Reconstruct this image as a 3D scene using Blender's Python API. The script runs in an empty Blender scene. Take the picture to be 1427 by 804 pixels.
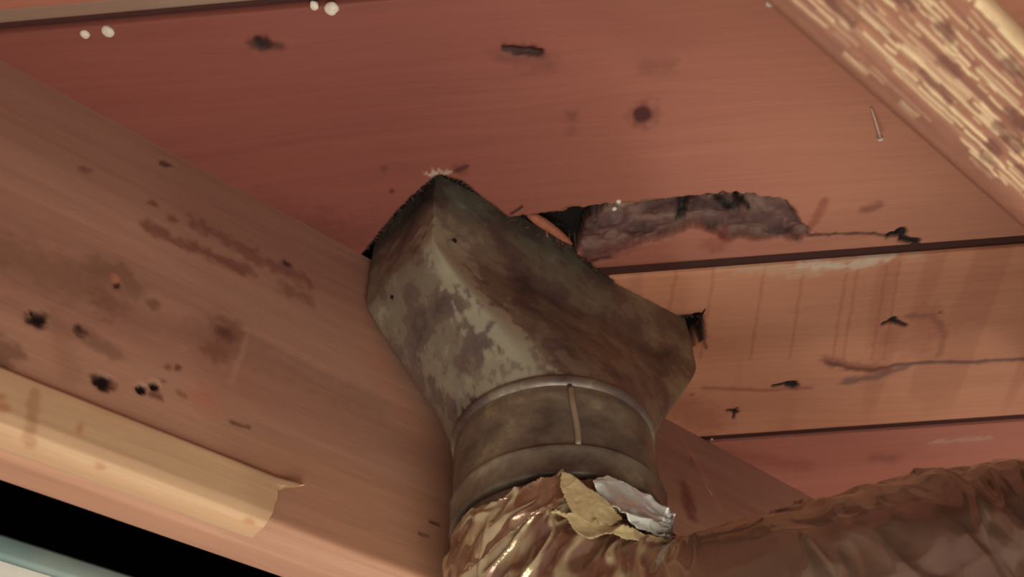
import bpy, math, random
import numpy as np
from mathutils import Matrix, Vector

# ------------------------------------------------------------------ camera
# world frame: x along the joists, y across the bay, z up (metres); measurements below are in centimetres,
# "depth" zb is measured downwards from the underside of the subfloor boards (z = CEIL).
CEIL = 2.20
H = 53.64                                  # eye is 53.6 cm under the boards
W_, H_ = 1427.0, 804.0
F_ = 1260.17
C0 = np.array([713.5, 402.0])
XA = np.array([0.78437689, 0.4453767, 0.43173197])
YA = np.array([-0.61985318, 0.5887594, 0.51879129])
ZA = np.array([-0.0231287, -0.67453833, 0.73787743])
R = np.array([XA, YA, ZA])
sc = bpy.context.scene
cam = bpy.data.cameras.new('camera'); co = bpy.data.objects.new('camera', cam); sc.collection.objects.link(co)
cx_, cy_, cz_ = R[:, 0], -R[:, 1], -R[:, 2]
co.matrix_world = Matrix(((cx_[0], cy_[0], cz_[0], 0), (cx_[1], cy_[1], cz_[1], 0),
                          (cx_[2], cy_[2], cz_[2], CEIL - H / 100), (0, 0, 0, 1)))
cam.sensor_width = 36; cam.sensor_fit = 'HORIZONTAL'; cam.lens = F_ / W_ * 36
cam.clip_start = 0.01
cam.dof.use_dof = True; cam.dof.focus_distance = 0.62; cam.dof.aperture_fstop = 11
sc.camera = co

# ------------------------------------------------------------------ world, lights, exposure
w = bpy.data.worlds.new('world'); sc.world = w; w.use_nodes = True
w.node_tree.nodes['Background'].inputs[0].default_value = (0.60, 0.45, 0.41, 1)
w.node_tree.nodes['Background'].inputs[1].default_value = 0.40
def area(name, loc, target, size, power, col, sy=None):
    l = bpy.data.lights.new(name, 'AREA'); l.energy = power; l.size = size; l.color = col
    if sy: l.shape = 'RECTANGLE'; l.size_y = sy
    o = bpy.data.objects.new(name, l); sc.collection.objects.link(o); o.location = loc
    d = Vector(target) - Vector(loc); o.rotation_euler = d.to_track_quat('-Z', 'Y').to_euler()
    return o
area('work_light', (0.16, 0.0, 1.30), (0.45, 0.28, 2.2), 0.42, 3.0, (1.0, 0.90, 0.76))
area('room_light', (0.1, 0.0, 0.5), (0.3, 0.3, 2.2), 1.4, 6.0, (1.0, 0.87, 0.79))
area('glint_light', (1.05, -0.30, 1.25), (0.55, 0.15, 1.9), 0.07, 2.0, (1.0, 0.97, 0.86))  # unseen lamp added to make glints on the foil
area('far_glint_light', (0.75, 0.75, 1.35), (0.5, 0.25, 1.9), 0.22, 1.5, (0.92, 1.0, 0.92))  # second unseen lamp, also added for foil highlights
vs = sc.view_settings
vs.view_transform = 'Standard'; vs.look = 'None'; vs.gamma = 1; vs.use_curve_mapping = False
vs.exposure = 0.12

# ------------------------------------------------------------------ helpers
def lin(r, g, b):
    c = np.array([r, g, b]) / 255.0
    return np.where(c <= 0.04045, c / 12.92, ((c + 0.055) / 1.055) ** 2.4)
def ray(p): return R @ np.array([p[0] - C0[0], p[1] - C0[1], F_])
def on_depth(p, zb=0.0):                   # point of a horizontal plane zb cm under the boards
    r = ray(p); q = r / r[2] * (H - zb); return np.array([q[0], q[1], zb])
def on_y(p, y):                            # point of an upright plane y = const
    r = ray(p); q = r / r[1] * y; return np.array([q[0], y, H - q[2]])
AX = np.array([32.8, 35.7])                # axis of the round duct
def on_cyl(p, rad):                        # point of the round duct -> (angle, depth)
    r = ray(p); a = r[0] ** 2 + r[1] ** 2; b = -2 * (r[0] * AX[0] + r[1] * AX[1]); c = AX @ AX - rad ** 2
    d = max(b * b - 4 * a * c, 0); t = (-b - math.sqrt(d)) / (2 * a); q = r * t
    return math.atan2(q[1] - AX[1], q[0] - AX[0]) % (2 * math.pi), H - q[2]
def m3(P):                                 # (.., 3) cm array x, y, depth -> metres
    P = np.asarray(P, float); o = P.copy(); o[..., :2] = P[..., :2] * 0.01; o[..., 2] = CEIL - P[..., 2] * 0.01
    return o
rs = np.random.RandomState(7)
TAB = rs.rand(256, 256); TAB3 = rs.rand(64, 64, 64)
def n2(x, y):
    xi = np.floor(x).astype(int); yi = np.floor(y).astype(int); fx = x - xi; fy = y - yi
    fx = fx * fx * (3 - 2 * fx); fy = fy * fy * (3 - 2 * fy)
    a = TAB[xi & 255, yi & 255]; b = TAB[(xi + 1) & 255, yi & 255]; c = TAB[xi & 255, (yi + 1) & 255]; d = TAB[(xi + 1) & 255, (yi + 1) & 255]
    return (a * (1 - fx) + b * fx) * (1 - fy) + (c * (1 - fx) + d * fx) * fy
def f2(x, y, o=4):
    s = 0; a = 0.5; t = 0
    for k in range(o): s = s + a * n2(x * 2 ** k + 17 * k, y * 2 ** k + 31 * k); t += a; a *= 0.5
    return s / t
def n3(x, y, z):
    r = 0; ii = [np.floor(v).astype(int) for v in (x, y, z)]; ff = [v - i for v, i in zip((x, y, z), ii)]
    ff = [v * v * (3 - 2 * v) for v in ff]
    for a in (0, 1):
        for b in (0, 1):
            for c in (0, 1):
                r = r + TAB3[(ii[0] + a) & 63, (ii[1] + b) & 63, (ii[2] + c) & 63] * (ff[0] if a else 1 - ff[0]) * (ff[1] if b else 1 - ff[1]) * (ff[2] if c else 1 - ff[2])
    return r
def f3(x, y, z, o=4):
    s = 0; a = 0.5; t = 0
    for k in range(o): s = s + a * n3(x * 2 ** k + 5 * k, y * 2 ** k + 9 * k, z * 2 ** k); t += a; a *= 0.5
    return s / t
def sst(a, b, x):
    t = np.clip((x - a) / (b - a), 0, 1); return t * t * (3 - 2 * t)
def link(name, me, mat=None, parent=None, label=None):
    o = bpy.data.objects.new(name, me); sc.collection.objects.link(o)
    if mat: me.materials.append(mat)
    if parent: o.parent = parent
    if label: o['label'] = label
    return o
def tag(o, label, cat, group=None):
    o['label'] = label; o['category'] = cat
    if group: o['group'] = group
    return o
def raw(name, V, Q, smooth=True):
    used = np.unique(Q); rm = np.full(len(V), -1); rm[used] = np.arange(len(used)); V = V[used]; Q = rm[Q]
    me = bpy.data.meshes.new(name)
    me.vertices.add(len(V)); me.vertices.foreach_set('co', V.astype(np.float32).ravel())
    me.loops.add(Q.size); me.loops.foreach_set('vertex_index', Q.astype(np.int32).ravel())
    me.polygons.add(len(Q)); me.polygons.foreach_set('loop_start', np.arange(0, Q.size, Q.shape[1], dtype=np.int32))
    me.polygons.foreach_set('use_smooth', np.full(len(Q), smooth))
    me.update(calc_edges=True)
    return me, used
def grid(name, P, col=None, gr=None, keep=None, mat=None, parent=None, label=None, wrap=False, flip=False, smooth=True):
    n, m = P.shape[:2]; I = np.arange(n * m).reshape(n, m)
    J = np.concatenate([I, I[:, :1]], 1) if wrap else I
    Q = np.stack([J[:-1, :-1], J[1:, :-1], J[1:, 1:], J[:-1, 1:]], -1)
    if keep is not None: Q = Q[keep]
    Q = Q.reshape(-1, 4)
    if flip: Q = Q[:, ::-1]
    me, used = raw(name, m3(P).reshape(-1, 3), Q, smooth)
    if col is not None:
        a = me.attributes.new('Col', 'FLOAT_COLOR', 'POINT')
        a.data.foreach_set('color', np.concatenate([col.reshape(-1, 3)[used], np.ones((len(used), 1))], 1).astype(np.float32).ravel())
    if gr is not None:
        a = me.attributes.new('grain', 'FLOAT_VECTOR', 'POINT')
        a.data.foreach_set('vector', gr.reshape(-1, 3)[used].astype(np.float32).ravel())
    return link(name, me, mat, parent, label)
def poly_sdf(a, b, pg):                    # signed distance to polygon, negative inside
    pg = np.asarray(pg, float); d = np.full(a.shape, 1e9); s = np.zeros(a.shape, bool)
    for i in range(len(pg)):
        p, q = pg[i], pg[(i + 1) % len(pg)]; e = q - p
        t = np.clip(((a - p[0]) * e[0] + (b - p[1]) * e[1]) / (e @ e), 0, 1)
        d = np.minimum(d, np.hypot(a - p[0] - t * e[0], b - p[1] - t * e[1]))
        c = ((p[1] > b) != (q[1] > b)); xx = p[0] + (b - p[1]) / (e[1] if e[1] else 1e-9) * e[0]
        s ^= c & (a < xx)
    return np.where(s, -d, d)
def line_d(a, b, pl):
    pl = np.asarray(pl, float); d = np.full(a.shape, 1e9)
    if len(pl) == 1: return np.hypot(a - pl[0, 0], b - pl[0, 1])
    for i in range(len(pl) - 1):
        p, q = pl[i], pl[i + 1]; e = q - p
        t = np.clip(((a - p[0]) * e[0] + (b - p[1]) * e[1]) / max(e @ e, 1e-9), 0, 1)
        d = np.minimum(d, np.hypot(a - p[0] - t * e[0], b - p[1] - t * e[1]))
    return d
def tube(name, pts, r, mat, parent=None, label=None, n=8, rr=None):
    pts = np.asarray(pts, float); T = np.gradient(pts, axis=0); P = np.zeros((len(pts) + 2, n, 3))
    for i, (p, t) in enumerate(zip(pts, T)):
        t = t / np.linalg.norm(t); a = np.cross(t, [0, 0, 1] if abs(t[2]) < .9 else [1, 0, 0]); a /= np.linalg.norm(a); b = np.cross(t, a)
        k = r * (rr[i] if rr is not None else 1)
        for j in range(n): P[i + 1, j] = p + k * (a * math.cos(j * 2 * math.pi / n) + b * math.sin(j * 2 * math.pi / n))
    P[0] = pts[0]; P[-1] = pts[-1]
    return grid(name, P, mat=mat, parent=parent, label=label, wrap=True)
def box(name, x0, x1, y0, y1, z0, z1, mat, parent=None, label=None):
    V = m3(np.array([[x, y, z] for z in (z0, z1) for y in (y0, y1) for x in (x0, x1)], float))
    Q = np.array([[0, 1, 3, 2], [4, 6, 7, 5], [0, 4, 5, 1], [2, 3, 7, 6], [0, 2, 6, 4], [1, 5, 7, 3]])[:, ::-1]
    me, _ = raw(name, V, Q, False); return link(name, me, mat, parent, label)

# ------------------------------------------------------------------ materials
def mat_new(name, rough=.6, metal=0, spec=.35):
    m = bpy.data.materials.new(name); m.use_nodes = True; nt = m.node_tree; b = nt.nodes['Principled BSDF']
    b.inputs['Roughness'].default_value = rough; b.inputs['Metallic'].default_value = metal; b.inputs['Specular IOR Level'].default_value = spec
    return m, nt, b
def nd(nt, t, **k):
    n = nt.nodes.new(t)
    for a, v in k.items():
        if a in n.inputs: n.inputs[a].default_value = v
        else: setattr(n, a, v)
    return n
def wood(name, lo=.93, hi=1.06, scl=(0.06, 2.2, 1), bump=.25, rough=.62, fine=1.0):
    m, nt, b = mat_new(name, rough)
    at = nd(nt, 'ShaderNodeAttribute', attribute_name='Col'); gr = nd(nt, 'ShaderNodeAttribute', attribute_name='grain')
    mp = nd(nt, 'ShaderNodeMapping'); mp.inputs['Scale'].default_value = scl; nt.links.new(gr.outputs['Vector'], mp.inputs[0])
    n1 = nd(nt, 'ShaderNodeTexNoise', Scale=1.0, Detail=5.0, Roughness=.6, Distortion=.3); nt.links.new(mp.outputs[0], n1.inputs[0])
    m2 = nd(nt, 'ShaderNodeMapping'); m2.inputs['Scale'].default_value = (scl[0] * 6, scl[1] * 7, 1); nt.links.new(gr.outputs['Vector'], m2.inputs[0])
    nb = nd(nt, 'ShaderNodeTexNoise', Scale=1.0, Detail=3.0, Roughness=.6); nt.links.new(m2.outputs[0], nb.inputs[0])
    r1 = nd(nt, 'ShaderNodeMapRange'); r1.inputs[1].default_value = .3; r1.inputs[2].default_value = .7; r1.inputs[3].default_value = lo; r1.inputs[4].default_value = hi
    nt.links.new(n1.outputs[0], r1.inputs[0])
    r2 = nd(nt, 'ShaderNodeMapRange'); r2.inputs[1].default_value = .3; r2.inputs[2].default_value = .7; r2.inputs[3].default_value = 1 - .05 * fine; r2.inputs[4].default_value = 1 + .05 * fine
    nt.links.new(nb.outputs[0], r2.inputs[0])
    mu = nd(nt, 'ShaderNodeMath', operation='MULTIPLY'); nt.links.new(r1.outputs[0], mu.inputs[0]); nt.links.new(r2.outputs[0], mu.inputs[1])
    vm = nd(nt, 'ShaderNodeVectorMath', operation='SCALE'); nt.links.new(at.outputs['Color'], vm.inputs[0]); nt.links.new(mu.outputs[0], vm.inputs['Scale'])
    nt.links.new(vm.outputs[0], b.inputs['Base Color'])
    bp = nd(nt, 'ShaderNodeBump', Strength=bump, Distance=.0006); nt.links.new(nb.outputs[0], bp.inputs['Height']); nt.links.new(bp.outputs[0], b.inputs['Normal'])
    return m
def plain(name, c, rough=.7, metal=0, c2=None, scale=60.0, bump=0.3, dist=.001, spec=.35):
    m, nt, b = mat_new(name, rough, metal, spec)
    tc = nd(nt, 'ShaderNodeTexCoord'); n = nd(nt, 'ShaderNodeTexNoise', Scale=scale, Detail=6.0, Roughness=.6); nt.links.new(tc.outputs['Object'], n.inputs[0])
    cr = nd(nt, 'ShaderNodeValToRGB'); cr.color_ramp.elements[0].position = .35; cr.color_ramp.elements[1].position = .65
    cr.color_ramp.elements[0].color = (*(lin(*c) * (1 if c2 else .85)), 1); cr.color_ramp.elements[1].color = (*(lin(*c2) if c2 else lin(*c)), 1)
    nt.links.new(n.outputs[0], cr.inputs[0]); nt.links.new(cr.outputs[0], b.inputs['Base Color'])
    bp = nd(nt, 'ShaderNodeBump', Strength=bump, Distance=dist); nt.links.new(n.outputs[0], bp.inputs['Height']); nt.links.new(bp.outputs[0], b.inputs['Normal'])
    return m
M_board = wood('subfloor_pine')
M_joist = wood('joist_fir', lo=.88, hi=1.08, scl=(.05, .9, 1), bump=.15)
M_strip = wood('fresh_pale_wood', lo=.9, hi=1.05, scl=(.07, 3, 1), bump=.15)
M_rough = wood('rough_sawn_fir', lo=.9, hi=1.08, scl=(.3, 3, 1), bump=.6, rough=.6)
M_torn = wood('torn_wood', lo=.7, hi=1.2, scl=(.4, 1.5, 1), bump=.5, rough=.8)
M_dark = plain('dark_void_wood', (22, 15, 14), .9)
M_tongue = plain('dark_tongue', (74, 42, 36), .8)
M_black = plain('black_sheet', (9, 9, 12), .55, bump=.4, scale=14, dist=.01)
M_white = plain('white_drip', (235, 228, 210), .4)
M_panel = plain('pale_plaster', (214, 214, 200), .8, scale=30, bump=.1)
M_teal = plain('grey_green_edge', (120, 150, 146), .7, c2=(150, 166, 156), scale=20)
M_nail = plain('nail_steel', (190, 180, 165), .3, .8)

def metal(name, cols, rough=(.34, .6), met=.7, scale=26.0, streak=(1, 1, 1), bump=.25, bloom_sheen=None, blend='MIX'):
    m, nt, b = mat_new(name, .45, met)
    tc = nd(nt, 'ShaderNodeTexCoord'); mp = nd(nt, 'ShaderNodeMapping'); mp.inputs['Scale'].default_value = streak; nt.links.new(tc.outputs['Object'], mp.inputs[0])
    n = nd(nt, 'ShaderNodeTexNoise', Scale=scale, Detail=7.0, Roughness=.62, Distortion=.15); nt.links.new(mp.outputs[0], n.inputs[0])
    cr = nd(nt, 'ShaderNodeValToRGB'); e = cr.color_ramp.elements
    e[0].position = cols[0][0]; e[0].color = (*lin(*cols[0][1]), 1); e[1].position = cols[-1][0]; e[1].color = (*lin(*cols[-1][1]), 1)
    for p, c in cols[1:-1]: x = e.new(p); x.color = (*lin(*c), 1)
    nt.links.new(n.outputs[0], cr.inputs[0]); nt.links.new(cr.outputs[0], b.inputs['Base Color'])
    if bloom_sheen:
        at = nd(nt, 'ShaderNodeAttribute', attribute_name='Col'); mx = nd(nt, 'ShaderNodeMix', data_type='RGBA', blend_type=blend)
        if blend == 'MIX': nt.links.new(at.outputs['Fac'], mx.inputs[0]); mx.inputs[7].default_value = (*lin(*bloom_sheen), 1)
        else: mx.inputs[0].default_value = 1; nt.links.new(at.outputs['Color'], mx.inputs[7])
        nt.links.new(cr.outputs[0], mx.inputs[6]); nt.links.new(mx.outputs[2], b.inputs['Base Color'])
    n2_ = nd(nt, 'ShaderNodeTexNoise', Scale=scale * 2.3, Detail=5.0, Roughness=.6); nt.links.new(tc.outputs['Object'], n2_.inputs[0])
    rr = nd(nt, 'ShaderNodeMapRange'); rr.inputs[1].default_value = .3; rr.inputs[2].default_value = .7; rr.inputs[3].default_value = rough[0]; rr.inputs[4].default_value = rough[1]
    nt.links.new(n2_.outputs[0], rr.inputs[0]); nt.links.new(rr.outputs[0], b.inputs['Roughness'])
    bp = nd(nt, 'ShaderNodeBump', Strength=bump, Distance=.002); nt.links.new(n.outputs[0], bp.inputs['Height']); nt.links.new(bp.outputs[0], b.inputs['Normal'])
    return m
M_boot = metal('aged_galvanised_sheet', [(.32, (84, 74, 68)), (.43, (116, 104, 96)), (.50, (128, 112, 100)), (.53, (140, 132, 114)), (.60, (144, 138, 118)), (.70, (176, 176, 152))], met=.3, rough=(.28, .5), bump=.12, bloom_sheen=(182, 184, 156))
M_collar = metal('aged_galvanised_pipe', [(.34, (98, 90, 80)), (.47, (130, 120, 104)), (.55, (144, 136, 114)), (.68, (188, 182, 150))], met=.32, bump=.12, scale=24.0, streak=(1, 1, 1.3))
M_foil = metal('metallised_film', [(.3, (205, 190, 176)), (.5, (232, 222, 205)), (.7, (255, 250, 235))], rough=(.13, .3), met=.35, scale=7.0, bump=.06, bloom_sheen=(1, 1, 1), blend='MULTIPLY')
M_seam = metal('pale_seam', [(.3, (150, 134, 112)), (.7, (186, 174, 148))], met=.3)
M_foil2 = metal('bright_foil', [(.3, (205, 210, 196)), (.5, (232, 240, 230)), (.68, (250, 254, 250))], rough=(.12, .26), met=.22, scale=18.0, bump=.3)
for m_ in (M_foil, M_foil2): m_.node_tree.nodes['Principled BSDF'].inputs['Specular IOR Level'].default_value = .8; m_.node_tree.nodes['Principled BSDF'].inputs['Coat Weight'].default_value = .6; m_.node_tree.nodes['Principled BSDF'].inputs['Coat Roughness'].default_value = .08
M_flap = plain('tan_backing_paper', (186, 166, 118), .6, c2=(214, 200, 152), scale=90, bump=.3)

# ------------------------------------------------------------------ surface painter (wear, knots, stains and holes of the wood, plus some painted shading)
class Surf:
    def __init__(s, a, b, base):
        s.a, s.b = a, b; s.col = np.ones(a.shape + (3,)) * np.asarray(base); s.dep = np.zeros(a.shape); s.ga = a.copy(); s.gb = b.copy()
    def mix(s, k, c): s.col = s.col * (1 - k[..., None]) + np.asarray(c) * k[..., None]
    def feat(s, pl, w, c, k=1.0, soft=.5, dep=0.0, warp=.7, fr=2.0, mul=False):
        pl = np.asarray(pl, float); pad = w * 2.5 + 1.0
        m = (s.a > pl[:, 0].min() - pad) & (s.a < pl[:, 0].max() + pad) & (s.b > pl[:, 1].min() - pad) & (s.b < pl[:, 1].max() + pad)
        if not m.any(): return
        a, b = s.a[m], s.b[m]; wp = warp * w
        d = line_d(a + wp * 2 * (f2(a * fr, b * fr, 3) - .5), b + wp * 2 * (f2(a * fr + 40, b * fr, 3) - .5), pl)
        t = 1 - sst(w * (1 - soft), w * (1 + soft), d); t = t * k
        cc = s.col[m]
        s.col[m] = cc * (1 - t[:, None]) + (cc * np.asarray(c) if mul else np.asarray(c)) * t[:, None]
        s.dep[m] += dep * t * .35
    def swirl(s, c, r, amp):
        d = np.hypot((s.a - c[0]) / 2.2, s.b - c[1]); s.gb = s.gb + amp * np.tanh((s.b - c[1]) / (r * .5)) * -np.exp(-(d / r) ** 2)

YL, DL = 41.95, 25.1                       # face and depth of the left joist
# ------------------------------------------------------------------ ceiling: diagonal subfloor boards between and over the joists
UD = np.array([0.7314, -0.6820]); VD = np.array([0.6820, 0.7314])
def uv(p):
    q = on_depth(p); return np.array([q[:2] @ UD, q[:2] @ VD])
HOLE = [(503, 357), (554, 293), (610, 243), (642, 252), (705, 300), (800, 352), (860, 398), (940, 440), (979, 436), (984, 470), (960, 700), (500, 700)]

hx = [on_depth(p)[:2] for p in HOLE[:10]] + [np.array([47.5, 43.2]), np.array([19.5, 43.2])]
HOLE_UV = np.array([[q @ UD, q @ VD] for q in hx])
VOID = np.array([uv(p) for p in [(712, 303), (756, 299), (800, 293), (852, 285), (860, 297), (842, 306), (822, 314), (812, 330), (806, 352), (785, 342), (720, 312)]])
TORN = np.array([uv(p) for p in [(735, 303), (800, 292), (838, 287), (900, 281), (960, 275), (1044, 272), (1095, 280), (1112, 300), (1130, 322), (1118, 337), (1090, 333), (1057, 338), (1030, 332), (1016, 339), (990, 326), (965, 318), (930, 333), (878, 346), (850, 360), (822, 370), (797, 330), (770, 318)]])
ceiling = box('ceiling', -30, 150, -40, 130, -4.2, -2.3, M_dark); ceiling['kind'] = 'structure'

def fine(a0, a1, h, lo, hi, big):          # spacing h inside [lo, hi], coarse outside
    return np.unique(np.round(np.concatenate([np.arange(a0, lo, big), np.arange(max(lo, a0), min(hi, a1), h), np.arange(min(hi, a1), a1, big), [a1]]), 4))
WH = lin(222, 212, 190)
def board(v0, v1, ulo, uhi, paint, label=None, base=lin(192, 128, 104), bevel=None, h=.15):
    us = fine(-60, 130, h, ulo, uhi, 2.0); vs_ = np.arange(v0, v1 + h / 2, h); vs_[-1] = v1
    A, B = np.meshgrid(us, vs_, indexing='ij'); s = Surf(A, B, base)
    lw = f2(A * .05 + v0, B * .35 + 9, 4); s.mix(sst(.5, .8, lw) * .2, lin(150, 84, 66)); s.mix(sst(.5, .22, lw) * .15, lin(206, 142, 104))
    s.gb = s.gb + 1.2 * (f2(A * .03 + v0, B * .12, 2) - .5) * 2
    s.dep += .03 * (f2(A * .1, B * .8 + v0, 3) - .5)
    paint(s)
    # eased long edges
    for e in (v0, v1):
        d = np.abs(B - e); s.dep += .05 * np.clip(1 - d / .15, 0, 1) ** 2
    if bevel:
        d = v1 - B; t = np.clip(1 - d / bevel, 0, 1); s.dep += .55 * t; s.mix((t > 0) * .75, lin(150, 136, 118))
    jag = .10 * (f2(A * 3, B * 3, 3) - .5) + .12 * (f2(A * .7, B * .7, 2) - .5)
    hd = poly_sdf(A, B, HOLE_UV) + jag; vd = poly_sdf(A, B, VOID) + 3 * jag
    k = np.minimum(hd, vd)
    fr = sst(.45, .0, k) * (hd < vd)
    s.mix(fr * .5 * (f2(A * 4, B * 4) > .5), lin(120, 92, 80))
    s.dep = np.where(k < 0, 2.2, s.dep); s.mix(sst(.06, -.02, k), lin(12, 7, 6))  # near-black inside the openings paints their shade onto the cut walls
    # snap rim vertices
    X = A[..., None] * UD + B[..., None] * VD; P = np.concatenate([X, -s.dep[..., None]], -1)
    G = np.stack([s.ga, s.gb, np.zeros_like(A)], -1)
    gu = np.gradient(k, us, axis=0); gv = np.gradient(k, vs_, axis=1); mv = (np.abs(k) < .085)
    X = X - (mv * k / np.maximum(gu ** 2 + gv ** 2, .4))[..., None] * (gu[..., None] * UD + gv[..., None] * VD); P[..., :2] = X
    P2 = np.concatenate([P[:, :1] + [0, 0, 0], P, P[:, -1:]], 1); P2[:, 0, 2] = -2.2; P2[:, -1, 2] = -2.2
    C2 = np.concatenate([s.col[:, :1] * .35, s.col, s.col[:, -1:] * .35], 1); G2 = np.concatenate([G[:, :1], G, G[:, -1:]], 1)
    K = np.concatenate([k[:, :1], k, k[:, -1:]], 1); kc = np.maximum.reduce([K[:-1, :-1], K[1:, :-1], K[1:, 1:], K[:-1, 1:]])
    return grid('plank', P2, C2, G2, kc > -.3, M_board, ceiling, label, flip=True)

BLK = lin(20, 9, 8); DK = lin(92, 48, 40)
def P(*pp): return [uv(p) for p in pp]
def paint0(s):
    s.mix(np.full(s.a.shape, .3), lin(150, 100, 84)); s.feat(P((118, 36), (132, 35)), .35, BLK, soft=.5, dep=.2)
    s.feat(P((250, 10), (420, 0)), 1.6, lin(190, 168, 138), .6, .8)
def paintA(s):
    a, b = s.a, s.b
    s.mix(sst(30, -12, a) * .8, lin(116, 56, 52))                 # redder stain towards the left end, with light falloff painted in
    s.mix(sst(10, 34, a) * .45, lin(190, 138, 108))
    s.feat(P((702, 68), (727, 71), (752, 73)), .2, BLK, soft=.4, dep=.6); s.feat(P((722, 71), (750, 74)), .35, BLK, .95, soft=.5, dep=.3)
    s.feat(P((700, 76), (762, 86)), .8, DK, .35, .7); s.swirl(uv((727, 70)), 2.2, .8)
    s.feat(P((362, 58)), .5, BLK, .95, .6, dep=.3); s.feat(P((350, 61), (388, 63)), .3, BLK, .6, .8); s.swirl(uv((365, 60)), 1.8, .7)
    s.feat(P((895, 160)), .62, lin(58, 26, 22), 1, .25, dep=.15, warp=.08); s.feat(P((895, 160)), .95, lin(96, 44, 36), .5, .5); s.swirl(uv((895, 160)), 2.2, .9)
    s.feat(P((796, 163)), .5, DK, .45, .8); s.feat(P((796, 183)), .35, DK, .3, .9)
    s.feat(P((546, 266)), .2, BLK, .7, .6); s.feat(P((535, 236)), .3, DK, .5, .8)
    s.feat(P((634, 240), (650, 232)), .18, BLK, .7, .6, dep=.15); s.feat(P((640, 236)), .5, DK, .5, .7)
    s.feat(P((712, 299), (728, 288)), .12, BLK, .8, .5, dep=.2); s.feat(P((598, 243), (622, 240)), .22, WH, .6, .9, warp=2.5, fr=4)
    s.feat(P((120, 236),), .3, DK, .3, .8); s.feat(P((560, 320), (420, 330)), 1.6, DK, .25, .9)
    s.feat(P((380, 300), (480, 340)), 1.8, DK, .28, .9)
    s.feat(P((900, 92), (935, 90)), .5, DK, .3, .9)
    # crack line and sliver left under the torn part
    s.feat(P((1126, 328), (1160, 327), (1205, 325), (1245, 329)), .13, BLK, .75, .6, dep=.2, warp=1.2)
    s.feat(P((1240, 328), (1258, 324), (1256, 333), (1278, 337)), .3, BLK, 1, .4, dep=.6, warp=.5); s.feat(P((1256, 322)), .35, BLK, 1, .5, dep=.5)
    s.feat(P((1150, 280), (1130, 315)), .35, lin(140, 70, 56), .55, .6); s.feat(P((1205, 292), (1225, 286)), .35, DK, .5, .8)
    # torn-out part
    w = .5 * (f2(a * .9, b * .9, 4) - .5) + .35 * (f2(a * 3, b * 3, 3) - .5)
    td = poly_sdf(a, b, TORN) + w; t = sst(.12, -.35, td)
    n = f2(a * .55 + 3, b * 1.1, 5); rdg = 1 - np.abs(f2(a * .8, b * 1.6 + 7, 4) * 2 - 1)
    up = sst(47, 41.6, b)
    s.dep += t * (.3 + .9 * up + 1.2 * (n - .5) + .3 * (rdg - .7))
    lf = sst(-4, -7, a - uv((968, 300))[0] + 3.5)
    s.mix(t, lin(96, 66, 60)); s.mix(t * sst(.5, .72, n) * (1 - .6 * lf), lin(126, 98, 88)); s.mix(t * sst(.5, .34, n) * .6, lin(50, 28, 28)); s.mix(t * lf * .7, lin(70, 38, 38))
    s.mix(t * sst(.62, .8, f2(a * 2.2, b * 3.2 + 50, 4)) * .35, lin(150, 120, 104))
    s.feat(P((850, 291), (875, 296), (905, 288)), .4, lin(168, 146, 124), .7, .8, warp=1.2, fr=2); s.feat(P((862, 320), (858, 300)), .35, lin(120, 100, 96), .6, .8, warp=1)
    s.feat(P((952, 310), (958, 285), (985, 276), (1044, 274), (1036, 282)), .34, BLK, 1, .5, dep=.9, warp=1.0)
    s.feat(P((1005, 287), (1022, 300), (1036, 290), (1050, 300)), .24, BLK, .95, .6, dep=.5, warp=1.5); s.feat(P((862, 288), (955, 279)), .24, BLK, .9, .6, dep=.5)
    s.feat(P((808, 365), (850, 355), (880, 345)), .5, lin(120, 62, 52), .5, .7, warp=.8)
    s.feat(P((1010, 332), (1000, 345), (985, 340)), .6, lin(140, 66, 56), .5, .8)
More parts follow.
